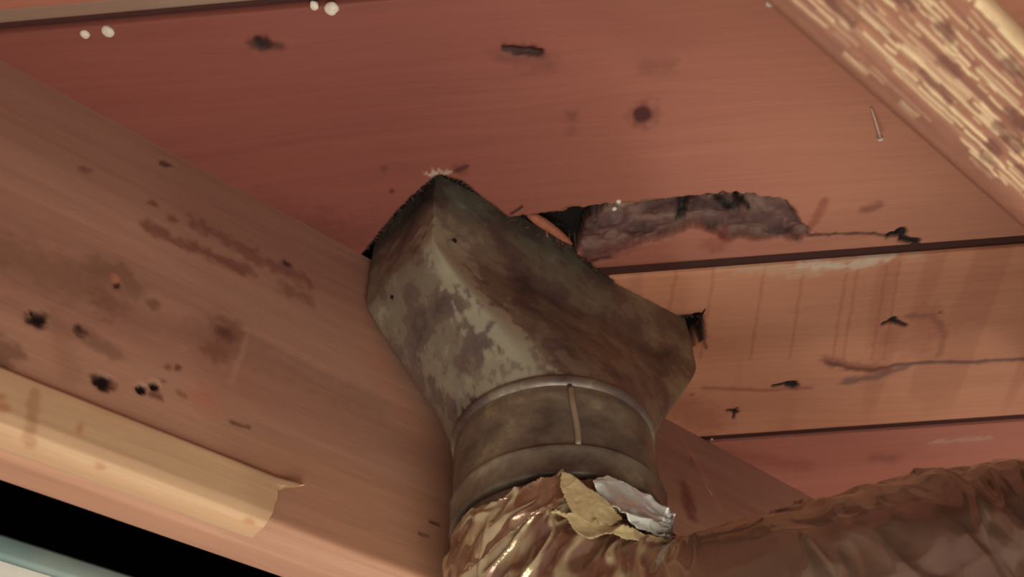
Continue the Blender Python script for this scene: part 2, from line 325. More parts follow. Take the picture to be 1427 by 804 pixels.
def paintB(s):
    a, b = s.a, s.b
    s.mix(np.full(a.shape, .35), lin(206, 142, 104)); s.mix(sst(60, 75, a) * .25, lin(176, 110, 88))
    n = n2(a * .55, b * .08 + 4); s.mix(sst(.62, .85, n) * .25, lin(160, 92, 72))          # saw marks across the board
    for x in (922, 975, 1045, 1100, 1160, 1175, 1215, 1232): s.feat(P((x + 22, 365), (x, 500)), .12, lin(168, 92, 70), .38, .8, warp=1)
    s.feat(P((1000, 366), (1060, 373), (1130, 376), (1220, 358), (1300, 346)), .55, lin(206, 178, 146), .6, .8, warp=1.4, fr=1.6)
    s.feat(P((1120, 368), (1180, 372), (1245, 356)), .35, WH, .6, .8, warp=1.6, fr=2)
    s.feat(P((1245, 446)), .35, BLK, 1, .4, dep=.6, warp=.6); s.feat(P((1232, 451), (1245, 447), (1262, 454)), .22, BLK, 1, .5, dep=.5)
    s.swirl(uv((1250, 452)), 3.0, 1.2); s.feat(P((1240, 470), (1275, 480), (1290, 465), (1285, 440)), 1.3, lin(150, 78, 62), .35, .8); s.feat(P((1310, 436)), .18, DK, .7, .6)
    s.feat(P((1265, 440), (1300, 440), (1316, 465), (1308, 495)), .28, lin(120, 62, 50), .35, .8)
    s.feat(P((1152, 505), (1180, 512), (1215, 516), (1250, 508), (1290, 505), (1360, 504), (1427, 500)), .22, lin(88, 70, 66), .75, .8, dep=.1, warp=.8)
    s.feat(P((1180, 532), (1225, 524), (1262, 512)), .45, lin(120, 92, 84), .7, .8, warp=.8); s.feat(P((1150, 502), (1180, 510), (1235, 515)), .5, lin(130, 66, 56), .6, .8)
    s.feat(P((1078, 538), (1095, 535), (1108, 533)), .22, BLK, 1, .5, dep=.5, warp=.5); s.feat(P((1098, 537), (1108, 537)), .38, BLK, 1, .4, dep=.5); s.swirl(uv((1095, 537)), 1.6, .6)
    s.feat(P((980, 540), (1070, 544), (1130, 540)), .22, lin(140, 74, 58), .5, .8)
    s.feat(P((1017, 573), (1026, 573)), .3, BLK, 1, .5, dep=.4, warp=1.3, fr=3); s.feat(P((1023, 574), (1021, 583)), .14, BLK, .95, .6, dep=.3); s.swirl(uv((1022, 574)), 1.5, .6)
    s.feat(P((950, 565), (990, 590)), 1.6, lin(150, 78, 60), .35, .9); s.feat(P((965, 550)), .2, DK, .5, .7); s.feat(P((978, 462), (984, 485)), .14, DK, .8, .6)
def paintC(s):
    a, b = s.a, s.b
    s.mix(sst(66, 52, a) * .5, lin(156, 84, 72)); s.feat(P((984, 613), (1000, 613)), .25, WH, .7, .6); s.feat(P((1300, 616), (1380, 610)), .3, WH, .22, .95, warp=1.5)
    s.feat(P((1188, 687), (1198, 686)), .3, BLK, 1, .5, dep=.4, warp=.6); s.feat(P((1220, 638), (1245, 640)), .7, DK, .3, .8)
    s.feat(P((1000, 630), (1120, 650)), .9, lin(140, 76, 64), .4, .9); s.feat(P((1020, 648), (1070, 660), (1140, 700)), .3, lin(190, 128, 108), .4, .9)
board(-16, -.4, -60, -60, lambda s: None, h=1.0)
board(-.1, 23.55, -36, 14, paint0, bevel=1.1, base=lin(176, 112, 90))
board(24.0, 47.55, -36, 66, paintA, label='wide plank with a torn-out broken edge beside the duct hole')
board(48.6, 69.95, -10, 66, paintB, base=lin(214, 152, 120), label='plank with saw marks and a whitish smear on its edge')
board(70.95, 93.5, 8, 62, paintC, base=lin(204, 140, 116))
board(94, 117, 0, 0, lambda s: None, h=1.0)
def ustrip(vc, w, zb, mat, name, u0=-60, u1=130):
    P_ = np.array([[[*(UD * u + VD * v), zb] for v in (vc - w, vc + w)] for u in np.arange(u0, u1, 10)]); P_ = np.concatenate([P_, P_[:, ::-1] - [0, 0, .6]], 1)
    return grid(name, P_, mat=mat, parent=ceiling, wrap=True, smooth=False)
ustrip(23.8, .5, -.75, M_tongue, 'plank_tongue'); ustrip(48.05, .8, -.3, M_tongue, 'plank_tongue', u0=4.3); ustrip(70.45, .7, -.35, M_tongue, 'plank_tongue')

def blob(name, p, r, mat, parent, seed, zb=0.05, sq=.6):
    c = on_depth(p, zb); th, ph = np.meshgrid(np.linspace(0, math.pi, 9), np.linspace(0, 2 * math.pi, 14, endpoint=False), indexing='ij')
    k = r * (.75 + .5 * f2(th * 1.3 + seed, ph * .8 + seed, 2)); Q = np.stack([c[0] + k * np.sin(th) * np.cos(ph), c[1] + k * np.sin(th) * np.sin(ph), c[2] + sq * k * np.cos(th)], -1)
    return grid(name, Q, mat=mat, parent=parent, wrap=True)
for i, (p, r) in enumerate([((462, 12), .42), ((438, 8), .3), ((150, 43), .4), ((118, 48), .3), ((862, 281), .2), ((856, 291), .18), ((1074, 2), .35), ((992, 612), .14)]):
    blob('paint_drip', p, r, M_white, ceiling, i * 3.1)
e0 = on_depth((1214, 150), .1); e1 = on_depth((1227, 192), .5)
nl = tube('nail', [e0, e0 * .6 + e1 * .4 + [0, 0, .1], e1], .09, plain('whitened_nail', (214, 190, 170), .5), ceiling, 'thin pale nail sticking out of the board')
tube('nail_head', [e1, e1 + (e1 - e0) * .06], .22, M_white, nl, n=10)
M_web = plain('cobweb', (214, 176, 160), .8)
q0, q1, q2, q3 = on_depth((902, 583), .6), on_depth((925, 596), .35), on_depth((952, 610), .4), on_y((968, 650), YL - .3)
tube('cobweb_strand', [q0, q1, q2], .09, M_web, ceiling, n=6); tube('cobweb_strand', [q2, q3, on_y((992, 690), YL - .3)], .035, M_web, ceiling, n=6)
# loose splinter between the duct and the broken opening, and hairy splinters round the cut
def splinter(pts, r, mat=M_torn, name='splinter', n=6):
    pts = np.asarray(pts, float); k = np.linspace(0, 1, 7); Q = np.stack([np.interp(k, np.linspace(0, 1, len(pts)), pts[:, i]) for i in range(3)], -1)
    return tube(name, Q, r, mat, ceiling, n=n, rr=np.array([.6, 1, 1.1, 1, .9, .7, .25]))
M_spl = plain('splinter_wood', (176, 110, 84), .7, scale=200)
M_spd = plain('dark_splinter', (46, 28, 24), .8)
splinter([on_depth((736, 298), -.5), on_depth((765, 316), -.25), on_depth((797, 340), .0)], .42, M_spl)
random.seed(5)
rim = [on_depth(p, 0) for p in [(508, 353), (556, 295), (610, 244), (642, 254), (705, 302), (800, 354), (860, 400), (940, 441), (978, 440)]]
V_, Q_ = [], []
for i in range(len(rim) - 1):
    a, b = rim[i], rim[i + 1]; n = int(np.linalg.norm(b - a) / .22)
    for j in range(n):
        t = random.random(); p = a + (b - a) * t; d = np.array([b[1] - a[1], a[0] - b[0], 0]); d /= np.linalg.norm(d)
        if d[:2] @ (np.array([33, 37]) - p[:2]) < 0: d = -d
        L = random.uniform(.03, .34) * (random.random() < .6) * (1.6 if random.random() < .08 else 1); s = random.uniform(.03, .08); tt = (b - a) / np.linalg.norm(b - a)
        tip = p + d * L + tt * random.uniform(-.4, .4) + [0, 0, random.uniform(-.1, .25)]; p = p - d * .15; k0 = len(V_)
        V_ += [p + tt * s + [0, 0, -.1], p - tt * s + [0, 0, -.1], p + [0, 0, .06], tip]; Q_ += [[k0, k0 + 1, k0 + 3], [k0 + 1, k0 + 2, k0 + 3], [k0 + 2, k0, k0 + 3]]
me, _ = raw('splinter_fringe', m3(np.array(V_)), np.array(Q_), False); o = link('splinter_fringe', me, plain('fringe_wood', (66, 44, 38), .8, c2=(120, 96, 80), scale=150), ceiling); o['kind'] = 'stuff'
splinter([on_depth((968, 455), -.3), on_depth((975, 443), -.1), on_depth((983, 430), .05)], .12, M_spd)

# ------------------------------------------------------------------ joists
def profile(ya, yb, dz, h, hs, rad=.35):   # down the near face, round the arris, across the underside, up the far face
    pts = [(ya, z, 0) for z in np.arange(0, dz - rad, h)]
    pts += [(ya + rad * (1 - math.cos(t)) * (1 if yb > ya else -1), dz - rad + rad * math.sin(t), 0) for t in np.linspace(0, math.pi / 2, 5)]
    sg = 1 if yb > ya else -1
    pts += [(y, dz, 1) for y in np.arange(ya + sg * (rad + hs), yb - sg * rad, sg * hs)]
    pts += [(yb - sg * rad * (1 - math.sin(t)), dz - rad + rad * math.cos(t), 1) for t in np.linspace(0, math.pi / 2, 5)]
    pts += [(yb, z, 2) for z in np.arange(dz - rad - 1, 0, -3.0)] + [(yb, 0, 2)]
    return np.array(pts)
pr = profile(YL, 46.9, DL, .15, .2)
xs = fine(-30, 120, .15, -14, 78, 2.0)
sl = np.r_[0, np.cumsum(np.hypot(np.diff(pr[:, 0]), np.diff(pr[:, 1])))]
A, B = np.meshgrid(xs, sl, indexing='ij')
s = Surf(A, B, lin(184, 143, 120))
def J(*pp): return [(lambda q: (q[0], q[2]))(on_y(p, YL)) for p in pp]
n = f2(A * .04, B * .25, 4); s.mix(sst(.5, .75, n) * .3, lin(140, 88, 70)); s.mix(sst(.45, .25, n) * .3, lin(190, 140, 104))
s.mix(sst(14, 24, B) * .35, lin(190, 140, 104)); s.mix(sst(12, 2, B) * .45, lin(140, 100, 90))  # painted shading: lighter towards the lower edge, darker towards the boards
KN = lin(40, 22, 18); BR = lin(110, 66, 52)
s.swirl(J((160, 395))[0], 3.0, 1.3); s.feat(J((135, 372), (165, 378), (188, 402)), .7, lin(112, 82, 62), .55, .8); s.feat(J((155, 425)), 1.0, BR, .45, .8)
s.feat(J((162, 397)), .22, BLK, 1, .4, dep=.2); s.feat(J((160, 387)), .3, lin(215, 140, 96), .6, .6); s.feat(J((214, 423)), .4, BR, .6, .7)
s.feat(J((51, 443)), .5, BLK, 1, .5, dep=.4, warp=.7, fr=3); s.feat(J((40, 446), (60, 441)), .2, BLK, .8, .8)
s.feat(J((111, 461)), .32, KN, .95, .6, warp=.7, fr=3); s.feat(J((115, 462), (160, 494)), .45, BR, .4, .8)
s.feat(J((143, 531)), .5, BLK, 1, .5, dep=.4, warp=.7, fr=3); s.feat(J((132, 526), (150, 534)), .2, BLK, .8, .8); s.feat(J((158, 539)), .25, BR, .7, .6)
s.feat(J((197, 542)), .3, BLK, 1, .2, dep=.5, warp=.1); s.feat(J((215, 538)), .28, BLK, 1, .2, dep=.5, warp=.1)
s.feat(J((213, 550), (223, 555)), .22, BR, .8, .6); s.feat(J((248, 514)), .25, BR, .9, .6); s.feat(J((234, 511)), .2, BR, .7, .6); s.feat(J((228, 531)), .15, BR, .7, .6); s.feat(J((250, 548), (258, 552)), .2, BR, .5, .6)
s.feat(J((313, 465)), .5, KN, .7, .9, warp=.5); s.feat(J((318, 462)), 1.1, BR, .5, .8); s.feat(J((297, 492)), .9, lin(120, 76, 54), .6, .8); s.swirl(J((305, 478))[0], 2.4, 1)
s.feat(J((323, 588), (348, 596)), .14, BR, .7, .6); s.feat(J((284, 555)), .9, lin(190, 96, 74), .35, .8)
s.feat(J((230, 229)), .32, KN, .8, .6, dep=.1, warp=.8, fr=3); s.feat(J((118, 237)), .4, BR, .6, .7); s.feat(J((213, 283)), .3, BR, .7, .6); s.feat(J((240, 305)), .3, BR, .6, .7)
s.feat(J((205, 315), (240, 335), (280, 350), (310, 365), (345, 378)), .45, lin(112, 60, 52), .62, .8, warp=1.2)
s.feat(J((270, 310), (310, 330), (360, 362), (430, 395)), .55, lin(112, 60, 52), .5, .8, warp=1.4); s.feat(J((400, 368)), .35, KN, .85, .6, warp=.6); s.feat(J((395, 400), (430, 420)), .5, BR, .5, .8, warp=1)
s.feat(J((0, 350), (60, 375), (130, 400)), 1.3, lin(120, 84, 62), .45, .8); s.feat(J((0, 490)), 1.0, lin(110, 76, 58), .6, .4)
s.feat(J((180, 440), (300, 470), (420, 520), (520, 560)), 1.0, BR, .22, .9); s.feat(J((345, 460), (335, 500), (322, 530)), .2, lin(200, 160, 130), .35, .8)
s.feat(J((520, 490), (560, 575), (600, 600)), 1.0, lin(190, 130, 100), .35, .9); s.feat(J((955, 680), (962, 715)), .7, lin(110, 48, 44), .7, .8); s.feat(J((945, 600), (975, 650), (1005, 712)), .3, lin(196, 130, 112), .4, .8)
s.feat(J((600, 728), (612, 732)), .12, KN, .8, .6); s.feat(J((585, 744), (596, 747)), .12, KN, .6, .6); s.feat(J((78, 440), (100, 520)), .6, BR, .2, .9)
s.mix((B > DL + .4) * (.35 + .3 * f2(A * .05, B * .6, 3)), lin(206, 160, 130)); s.mix((B > DL + 2.6) * sst(DL + 2.4, DL + 3, B) * .35, lin(150, 98, 74))  # underside mixed paler to paint in light from below; far band browner
s.gb = s.gb + 1.5 * (f2(A * .03, B * .1, 2) - .5)
nrm = np.array([(-1, 0), (0, 1), (1, 0)])[pr[:, 2].astype(int)]
y = pr[:, 0][None] - s.dep * nrm[:, 0][None]; z = pr[:, 1][None] - s.dep * nrm[:, 1][None]
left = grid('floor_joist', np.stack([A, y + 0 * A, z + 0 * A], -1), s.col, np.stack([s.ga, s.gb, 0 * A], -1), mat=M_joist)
tag(left, 'smooth knotty brown floor joist running left to right behind the metal duct', 'joist')

# torn pale strip that laps the lower corner of the left joist
x1 = 17.6; xs2 = np.arange(-16, x1 + .01, .12)
prof = np.array([(YL - .12, 22.15), (YL - .30, 22.35), (YL - .33, 23.5), (YL - .36, 24.7), (YL - .2, 25.25), (YL + .1, 25.45), (YL + .9, 25.5), (YL + 1.5, 25.42), (YL + 1.75, 25.28), (YL + 1.8, 25.12), (YL + .4, 25.11), (YL - .02, 25.0), (YL - .02, 22.2)])
k = np.linspace(0, 1, 90); L = np.r_[0, np.cumsum(np.hypot(*np.diff(prof, axis=0).T))]; L /= L[-1]
py = np.interp(k, L, prof[:, 0]); pz = np.interp(k, L, prof[:, 1])
A, K = np.meshgrid(xs2, k, indexing='ij'); end = 17.2 + np.interp(pz, [22.15, 22.4, 22.75, 23.0, 23.6, 24.9, 25.5], [1.2, .9, .1, -.35, -.3, -.45, -.6]) + .12 * (f2(pz * 3, py * 3, 3) - .5)
X = xs2[0] + (A - xs2[0]) / (x1 - xs2[0]) * (end[None] - xs2[0]); lift = .25 * sst(16.5, 18.2, X) * (pz[None] < 22.8)
s = Surf(X, pz[None] + 0 * A + (py - YL)[None] * 1.0, lin(212, 178, 138)); n = f2(X * .06, s.b * .8, 4); s.mix(sst(.5, .75, n) * .4, lin(196, 148, 108))
for p in [(5, 548), (8, 562), (142, 646), (352, 722), (115, 590)]: s.feat([(lambda q: (q[0], q[2] + 0 * q[1]))(on_y(p, YL - .3))], .25, lin(190, 128, 90), .7, .8, warp=.8)
q0, q1 = on_y((52, 540), YL - .3), on_y((46, 612), YL - .3); s.feat([(q0[0], q0[2]), (q1[0], q1[2] + .3)], .28, lin(176, 130, 92), .6, .6)
grid('edge_strip', np.stack([X, py[None] - lift + .05 * (f2(X * .3, K * 6) - .5), pz[None] + 0 * A], -1), s.col, np.stack([X, s.b, 0 * X], -1), mat=M_strip, parent=left, wrap=True, label='pale clean strip of torn wood along the lower corner, ending in a small curl')

# right joist, rough sawn, passes just over the lens
pr = profile(4.95, -.02, 24.5, .9, .05, rad=.55)
xs = fine(-20, 110, .11, 10, 42, 2.0); sl = np.r_[0, np.cumsum(np.hypot(np.diff(pr[:, 0]), np.diff(pr[:, 1])))]
A, B = np.meshgrid(xs, sl, indexing='ij'); s = Surf(A, B, lin(146, 100, 78)); u = B - 24.5
rid = n2(A * .12 + 4, B * 5.0)
s.mix(sst(.6, .9, rid) * .35, lin(176, 130, 98)); s.mix(sst(.4, .15, rid) * .4, lin(104, 62, 50)); s.dep += .05 * (rid - .5)
rd = np.random.RandomState(3)
for row in np.arange(.2, 5.0, .095):
    x = 9 + rd.rand() * 2; dens = float(sst(.1, 1.3, row)) * (.85 + .15 * math.sin(row * 3))
    while x < 44:
        L = .5 + 4.5 * rd.rand() ** 2
        if rd.rand() < dens * .85 * (.4 + 1.2 * f2(np.array(x * .25), np.array(row * .8))):
            wd = rd.uniform(.02, .055); b0 = 24.5 + row + rd.uniform(-.1, .1); k = rd.uniform(.2, 1.0)
            s.feat([(x, b0), (x + L * .5, b0 + rd.uniform(-.03, .03)), (x + L, b0 + rd.uniform(-.03, .03))], wd, lin(222, 200, 158), k, .9, dep=-.3 * k, warp=.5, fr=3)
        x += L + rd.uniform(.05, 1.0)
for q in range(70):
    x = rd.uniform(12, 40); b0 = 24.5 + rd.uniform(.8, 4.6); s.feat([(x, b0), (x + rd.uniform(.3, 1.5), b0)], rd.uniform(.07, .2), lin(106, 64, 52), .75, .8)
s.mix((u > 4.3) * .55, lin(214, 186, 142)); s.feat([(10, 24.6), (60, 24.6)], .5, lin(120, 76, 60), .5, .8)
nrm = np.array([(1, 0), (0, 1), (-1, 0)])[pr[:, 2].astype(int)]
s.dep *= (pr[:, 2] == 1)[None]
y = pr[:, 0][None] - s.dep * nrm[:, 0][None]; z = pr[:, 1][None] - s.dep * nrm[:, 1][None]
right = grid('floor_joist', np.stack([A, y, z], -1), s.col, np.stack([s.ga, s.gb, 0 * A], -1), mat=M_rough, flip=True)
tag(right, 'rough-sawn floor joist with hairy pale ridged underside in the top right corner', 'joist')

# ------------------------------------------------------------------ beyond the left joist: dark bay, next joist, plaster panel
far = box('floor_joist', -30, 140, 82.6, 87.6, 0, 24.93, plain('shaded_dark_joist', (40, 28, 24), .8)); tag(far, 'dark unlit joist in the black bay beyond the knotty joist', 'joist')  # wood coloured near-black to put the bay's shade into it
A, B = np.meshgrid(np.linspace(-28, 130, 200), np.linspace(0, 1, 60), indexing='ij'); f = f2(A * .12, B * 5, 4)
sh = grid('bay_shade_sheet', np.stack([A, 49 + 30 * B + 2 * (f - .5), 8 + 14 * B ** 2 + 4 * (f2(A * .1 + 7, B * 4, 4) - .5) - 5 * B], -1), mat=M_black, flip=True)  # black sheet added to make the shaded bay read dark
tag(sh, 'added black sheet standing in for the darkness of the bay below the knotty joist', 'sheet')
pan = bpy.data.objects.new('ceiling_panel', None); sc.collection.objects.link(pan); pan.location = m3([0, 60, 26.6])
tag(pan, 'pale plaster ceiling panel with grey-green edge in the bottom left corner', 'panel')
def inpar(o): o.matrix_parent_inverse = pan.matrix_world.inverted(); return o
bpy.context.view_layer.update()
inpar(box('panel_face', -30, 140, 52.5, 110, 24.95, 26.1, M_panel, pan)); 
pr_ = np.array([(52.6, 24.88), (52.1, 24.9), (52.0, 25.1), (52.0, 25.9), (52.1, 26.1), (52.6, 26.12)])
A, K = np.meshgrid(np.linspace(-30, 140, 20), np.arange(6), indexing='ij'); inpar(grid('panel_edge', np.stack([A, pr_[K, 0], pr_[K, 1]], -1), mat=M_teal, parent=pan, wrap=True, label='grey-green taped edge'))

# ------------------------------------------------------------------ duct boot: rectangular stack head tapering to a round collar
boot = bpy.data.objects.new('duct_boot', None); sc.collection.objects.link(boot); boot.location = m3([AX[0], AX[1], 24])
tag(boot, 'tarnished sheet metal duct boot coming down through the hole in the planks', 'duct')
bpy.context.view_layer.update()
def bp_(o): o.matrix_parent_inverse = boot.matrix_world.inverted(); return o
RC = np.array([(21.0, 33.6), (45.2, 31.7), (45.0, 41.5), (20.6, 41.6)])     # corners of the stack head
NT = 360
def rect_pts():
    # corner i at prescribed circle angle; sides filled linearly
    ang = [math.atan2(p[1] - AX[1], p[0] - AX[0]) for p in RC]; th = np.linspace(0, 2 * math.pi, NT, endpoint=False); out = np.zeros((NT, 2)); cir = np.zeros((NT, 2))
    a = np.unwrap(ang); ca = np.array([math.radians(d) for d in (222, 318, 402, 498)])
    for i in range(NT):
        t = th[i] + ca[0]; j = np.searchsorted(np.r_[ca, ca[0] + 2 * math.pi], t, 'right') - 1; j = min(j, 3); c1 = np.r_[ca, ca[0] + 2 * math.pi][j + 1]
        k = (t - ca[j]) / (c1 - ca[j]); out[i] = RC[j] * (1 - k) + RC[(j + 1) % 4] * k; cir[i] = AX + 6.62 * np.array([math.cos(t), math.sin(t)])
    return out, cir
rp, cp = rect_pts()
def rnd(rp, r):                             # soften the corners
    k = np.exp(-np.linspace(-3, 3, 2 * r + 1) ** 2); k /= k.sum(); return sum(k[i] * np.roll(rp, i - r, 0) for i in range(2 * r + 1))
rp1 = rnd(rp, 3); rp2 = rnd(rp, 9)
ZS, ZE = 5.4, 16.3; rows = []
for zz in np.linspace(-3.5, ZS, 30): rows.append(np.c_[rp1, np.full(NT, zz)])
for t in np.linspace(0, 1, 60)[1:]:
    q = t * t * (1.6 - .6 * t) if False else t; k = sst(0, 1, t) * .35 + t * .65; base = rp1 * (1 - min(t * 4, 1)) + rp2 * min(t * 4, 1)
    rows.append(np.c_[base * (1 - k) + cp * k, np.full(NT, ZS + (ZE - ZS) * t)])
Pb = np.array(rows)
for _ in range(3): Pb[1:-1] = .25 * Pb[:-2] + .5 * Pb[1:-1] + .25 * Pb[2:]
sc_ = (f3(Pb[..., 0] * .35, Pb[..., 1] * .35, Pb[..., 2] * .35, 3) - .5)
ctr = np.array([33, 36.5]); dv = Pb[..., :2] - ctr; dv /= np.linalg.norm(dv, axis=-1, keepdims=True); fade = sst(ZE, ZE - 3, Pb[..., 2])
Pb[..., :2] += dv * (sc_ * .2 * fade)[..., None]
Pb[..., 1] = np.minimum(Pb[..., 1], YL - .1)
def on_end(p):                              # surface of the short left end of the boot
    best = None; r = ray(p); rr = np.array([r[0], r[1], -r[2]]); o = np.array([0, 0, H]); V = Pb.reshape(-1, 3) - o; u_ = rr / np.linalg.norm(rr); tt = V @ u_; d = np.linalg.norm(V - tt[:, None] * u_, axis=1)
    c = np.where(d < .25)[0]; return Pb.reshape(-1, 3)[c[np.argmin(tt[c])]]
ckey = f3(Pb[..., 0] * .9, Pb[..., 1] * .9, Pb[..., 2] * 1.0 + 20, 5); ckey2 = f3(Pb[..., 0] * 3.1, Pb[..., 1] * 3.1, Pb[..., 2] * 2.2 + 9, 4); bloom_sheen = np.zeros(Pb.shape[:2])
for pl_, wd, k_ in (([(600, 318), (640, 370), (680, 420), (715, 470), (735, 520)], 1.15, 1.0), ([(735, 530), (690, 505), (670, 540)], 1.2, .8), ([(590, 500), (640, 545)], .8, .5), ([(790, 500), (840, 520)], .8, .45), ([(940, 540), (965, 520)], .8, .5)):  # pale oxide streaks, with the corner's highlight painted in
    wp = np.array([on_end(p) for p in pl_]); d = np.full(bloom_sheen.shape, 99.)
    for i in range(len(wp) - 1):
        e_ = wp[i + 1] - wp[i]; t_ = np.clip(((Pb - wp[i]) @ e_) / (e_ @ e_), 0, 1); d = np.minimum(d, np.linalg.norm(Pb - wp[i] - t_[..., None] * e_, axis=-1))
    bloom_sheen = np.maximum(bloom_sheen, .75 * k_ * sst(1.35, .5, d / wd + 5.0 * (.5 - ckey) + 3.0 * (.5 - ckey2)))
bcol = np.ones(Pb.shape) * bloom_sheen[..., None]
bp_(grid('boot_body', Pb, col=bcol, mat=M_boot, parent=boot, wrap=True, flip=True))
def revolve(name, prof, mat, label=None, jit=0.0, par=boot, rip=None):
    prof = np.asarray(prof, float); th = np.linspace(0, 2 * math.pi, 240, endpoint=False); Z, T = np.meshgrid(np.arange(len(prof)), th, indexing='ij'); r = prof[Z, 0]
    r = r + jit * (f3(np.cos(T) * 3 + 9, np.sin(T) * 3, prof[Z, 1] * .5, 3) - .5)
    if rip is not None: r = r + rip[Z] * np.abs(np.sin(T * 34))
    return grid(name, np.stack([AX[0] + r * np.cos(T), AX[1] + r * np.sin(T), prof[Z, 1]], -1), mat=mat, parent=par, label=label, wrap=True, flip=True)
bp_(revolve('collar_bead', [(6.3, 15.9), (6.62, 15.95), (6.78, 16.15), (6.8, 16.4), (6.7, 16.62), (6.5, 16.75)], M_boot, 'rolled seam ring where boot meets collar', .05))
dd = np.linspace(16.5, 22.0, 22); bp_(revolve('round_collar', np.c_[np.where(dd < 17.2, 6.5, 6.56), dd], M_collar, 'round collar', .16))
bp_(revolve('lower_band', [(6.5, 21.4), (6.74, 21.42), (6.82, 21.55), (6.72, 21.7), (6.7, 22.4), (6.72, 23.1), (6.74, 23.3), (6.66, 23.42), (6.2, 23.46)], M_collar, 'overlapping lower pipe band', .12))
bp_(revolve('pipe_end', [(6.15, 23.2), (6.15, 23.72), (6.55, 23.76), (6.66, 23.85), (6.6, 24.0), (6.55, 24.6), (6.5, 25.3)], M_collar, 'end of the pipe inside the wrap', .1))
# lap seam, screws
def cyl_pt(p, r): t, z_ = on_cyl(p, r); return t, z_
t0, za = cyl_pt((796, 530), 6.6)
zz = np.linspace(17.0, 21.4, 20); seam = np.array([[AX[0] + 6.62 * math.cos(t0 + .012 * math.sin(q)), AX[1] + 6.62 * math.sin(t0 + .012 * math.sin(q)), q] for q in zz]); bp_(tube('lap_seam', seam, .2, M_seam, boot))
def screw(p, pl, r=.16, dark=True):
    q = pl(p); d = -ray(p); d = d / np.linalg.norm(d); d = np.array([d[0], d[1], -d[2]]); return bp_(tube('screw' if not dark else 'rivet_hole', [q - d * .3, q + d * .12], r, M_dark if dark else M_nail, boot, n=12))
screw((543, 411), on_end, .14); screw((637, 333), on_end, .17)

# ------------------------------------------------------------------ wrapped flexible duct
flex = bpy.data.objects.new('flexible_duct', None); sc.collection.objects.link(flex); flex.location = m3([AX[0], AX[1], 36])
tag(flex, 'crinkled foil-wrapped flexible duct bending from the pipe to the lower right', 'duct')
bpy.context.view_layer.update()
def fp_(o): o.matrix_parent_inverse = flex.matrix_world.inverted(); return o
D2 = np.array([.69, -.72]); D2 /= np.linalg.norm(D2); Z0, RB, RISE = 25.2, 7.6, .06
pts = [np.r_[AX, z_] for z_ in np.linspace(22.6, Z0, 8)[:-1]]
pts += [np.r_[AX + D2 * RB * (1 - math.cos(a)), Z0 + RB * math.sin(a)] for a in np.linspace(0, math.pi / 2, 16)]
e = pts[-1]; pts += [np.r_[e[:2] + D2 * q, e[2] - RISE * q] for q in np.linspace(1.2, 50, 30)]
pts = np.array(pts); Ls = np.r_[0, np.cumsum(np.linalg.norm(np.diff(pts, axis=0), axis=1))]
edge = [cyl_pt(p, 6.9) for p in [(633, 740), (642, 720), (660, 711), (688, 709), (700, 704), (716, 688), (733, 676), (748, 670), (762, 668), (776, 660), (786, 657), (800, 668), (815, 672), (840, 667), (862, 672), (885, 684), (905, 700), (920, 722), (931, 745)]]
et = np.array([q[0] for q in edge]); ez = np.array([q[1] for q in edge]); od = np.argsort(et); et, ez = et[od], ez[od]
N1, N2 = 760, 560
th = np.linspace(0, 2 * math.pi, N2, endpoint=False)
zst = np.interp(th, np.r_[et[0] - .6, et, et[-1] + .6], np.r_[25, ez, 24.5]) + .25 * (f2(th * 14, th * 0 + 3, 3) - .5)
Lst = np.clip(zst - 22.6, .1, 6)
S, T = np.meshgrid(np.linspace(0, 1, N1) ** 1.15, th, indexing='ij'); Lg = Lst[None] + (Ls[-1] - Lst[None]) * S
C = np.stack([np.interp(Lg, Ls, pts[:, i]) for i in range(3)], -1); ep = .4
Tn = np.stack([np.interp(Lg + ep, Ls, pts[:, i]) - np.interp(Lg - ep, Ls, pts[:, i]) for i in range(3)], -1); Tn /= np.linalg.norm(Tn, axis=-1, keepdims=True)
B1 = np.array([D2[1], -D2[0], 0]); Nn = np.cross(Tn, B1); Nn /= np.linalg.norm(Nn, axis=-1, keepdims=True)
# at the top Tn = down, so Nn lies along +-D2; express the angle from world x
N0 = np.cross([0, 0, 1.0], B1); a0 = math.atan2(N0[1], N0[0]); b0 = math.atan2(B1[1], B1[0]); sg = 1 if abs(((b0 - a0) % (2 * math.pi)) - math.pi / 2) < .1 else -1
ph = (T - a0); dirv = Nn * np.cos(ph)[..., None] + B1 * (sg * np.sin(ph))[..., None]
rad = np.interp(Lg, [0, 4, 10, 15, 26, 60], [6.75, 6.95, 7.1, 7.6, 8.9, 9.6])
Q = C + dirv * rad[..., None]; qx, qy, qz = Q[..., 0], Q[..., 1], Q[..., 2]
def crease(x, y, z, o=3):
    s_ = 0; a = 1; 
    for k_ in range(o): s_ = s_ + a * (1 - 2 * np.abs(n3(x * 2 ** k_ + 7 * k_, y * 2 ** k_, z * 2 ** k_ + 3) - .5)) ** 2; a *= .5
    return s_ / 1.75
wx = 2.2 * (n3(qx * .2, qy * .2, qz * .2) - .5)
near = sst(16, 6, Lg)
cr1 = crease((qx + qy) * .22 + wx, (qx - qy) * .34 + qz * .25, qz * .30 - qx * .1); cr2 = crease(Lg * .5 + wx * .5, T * 1.2 + Lg * .06, Lg * .02 + 5)
ribs = .05 * np.sin(Lg * 2 * math.pi / 4.2 + 2 * wx) * sst(14, 24, Lg)
cr3 = crease(Lg * .16 + wx * .6, T * 2.3 + Lg * .03, Lg * .02 + 9, 2)
OFF = rs.rand(64, 64, 2)
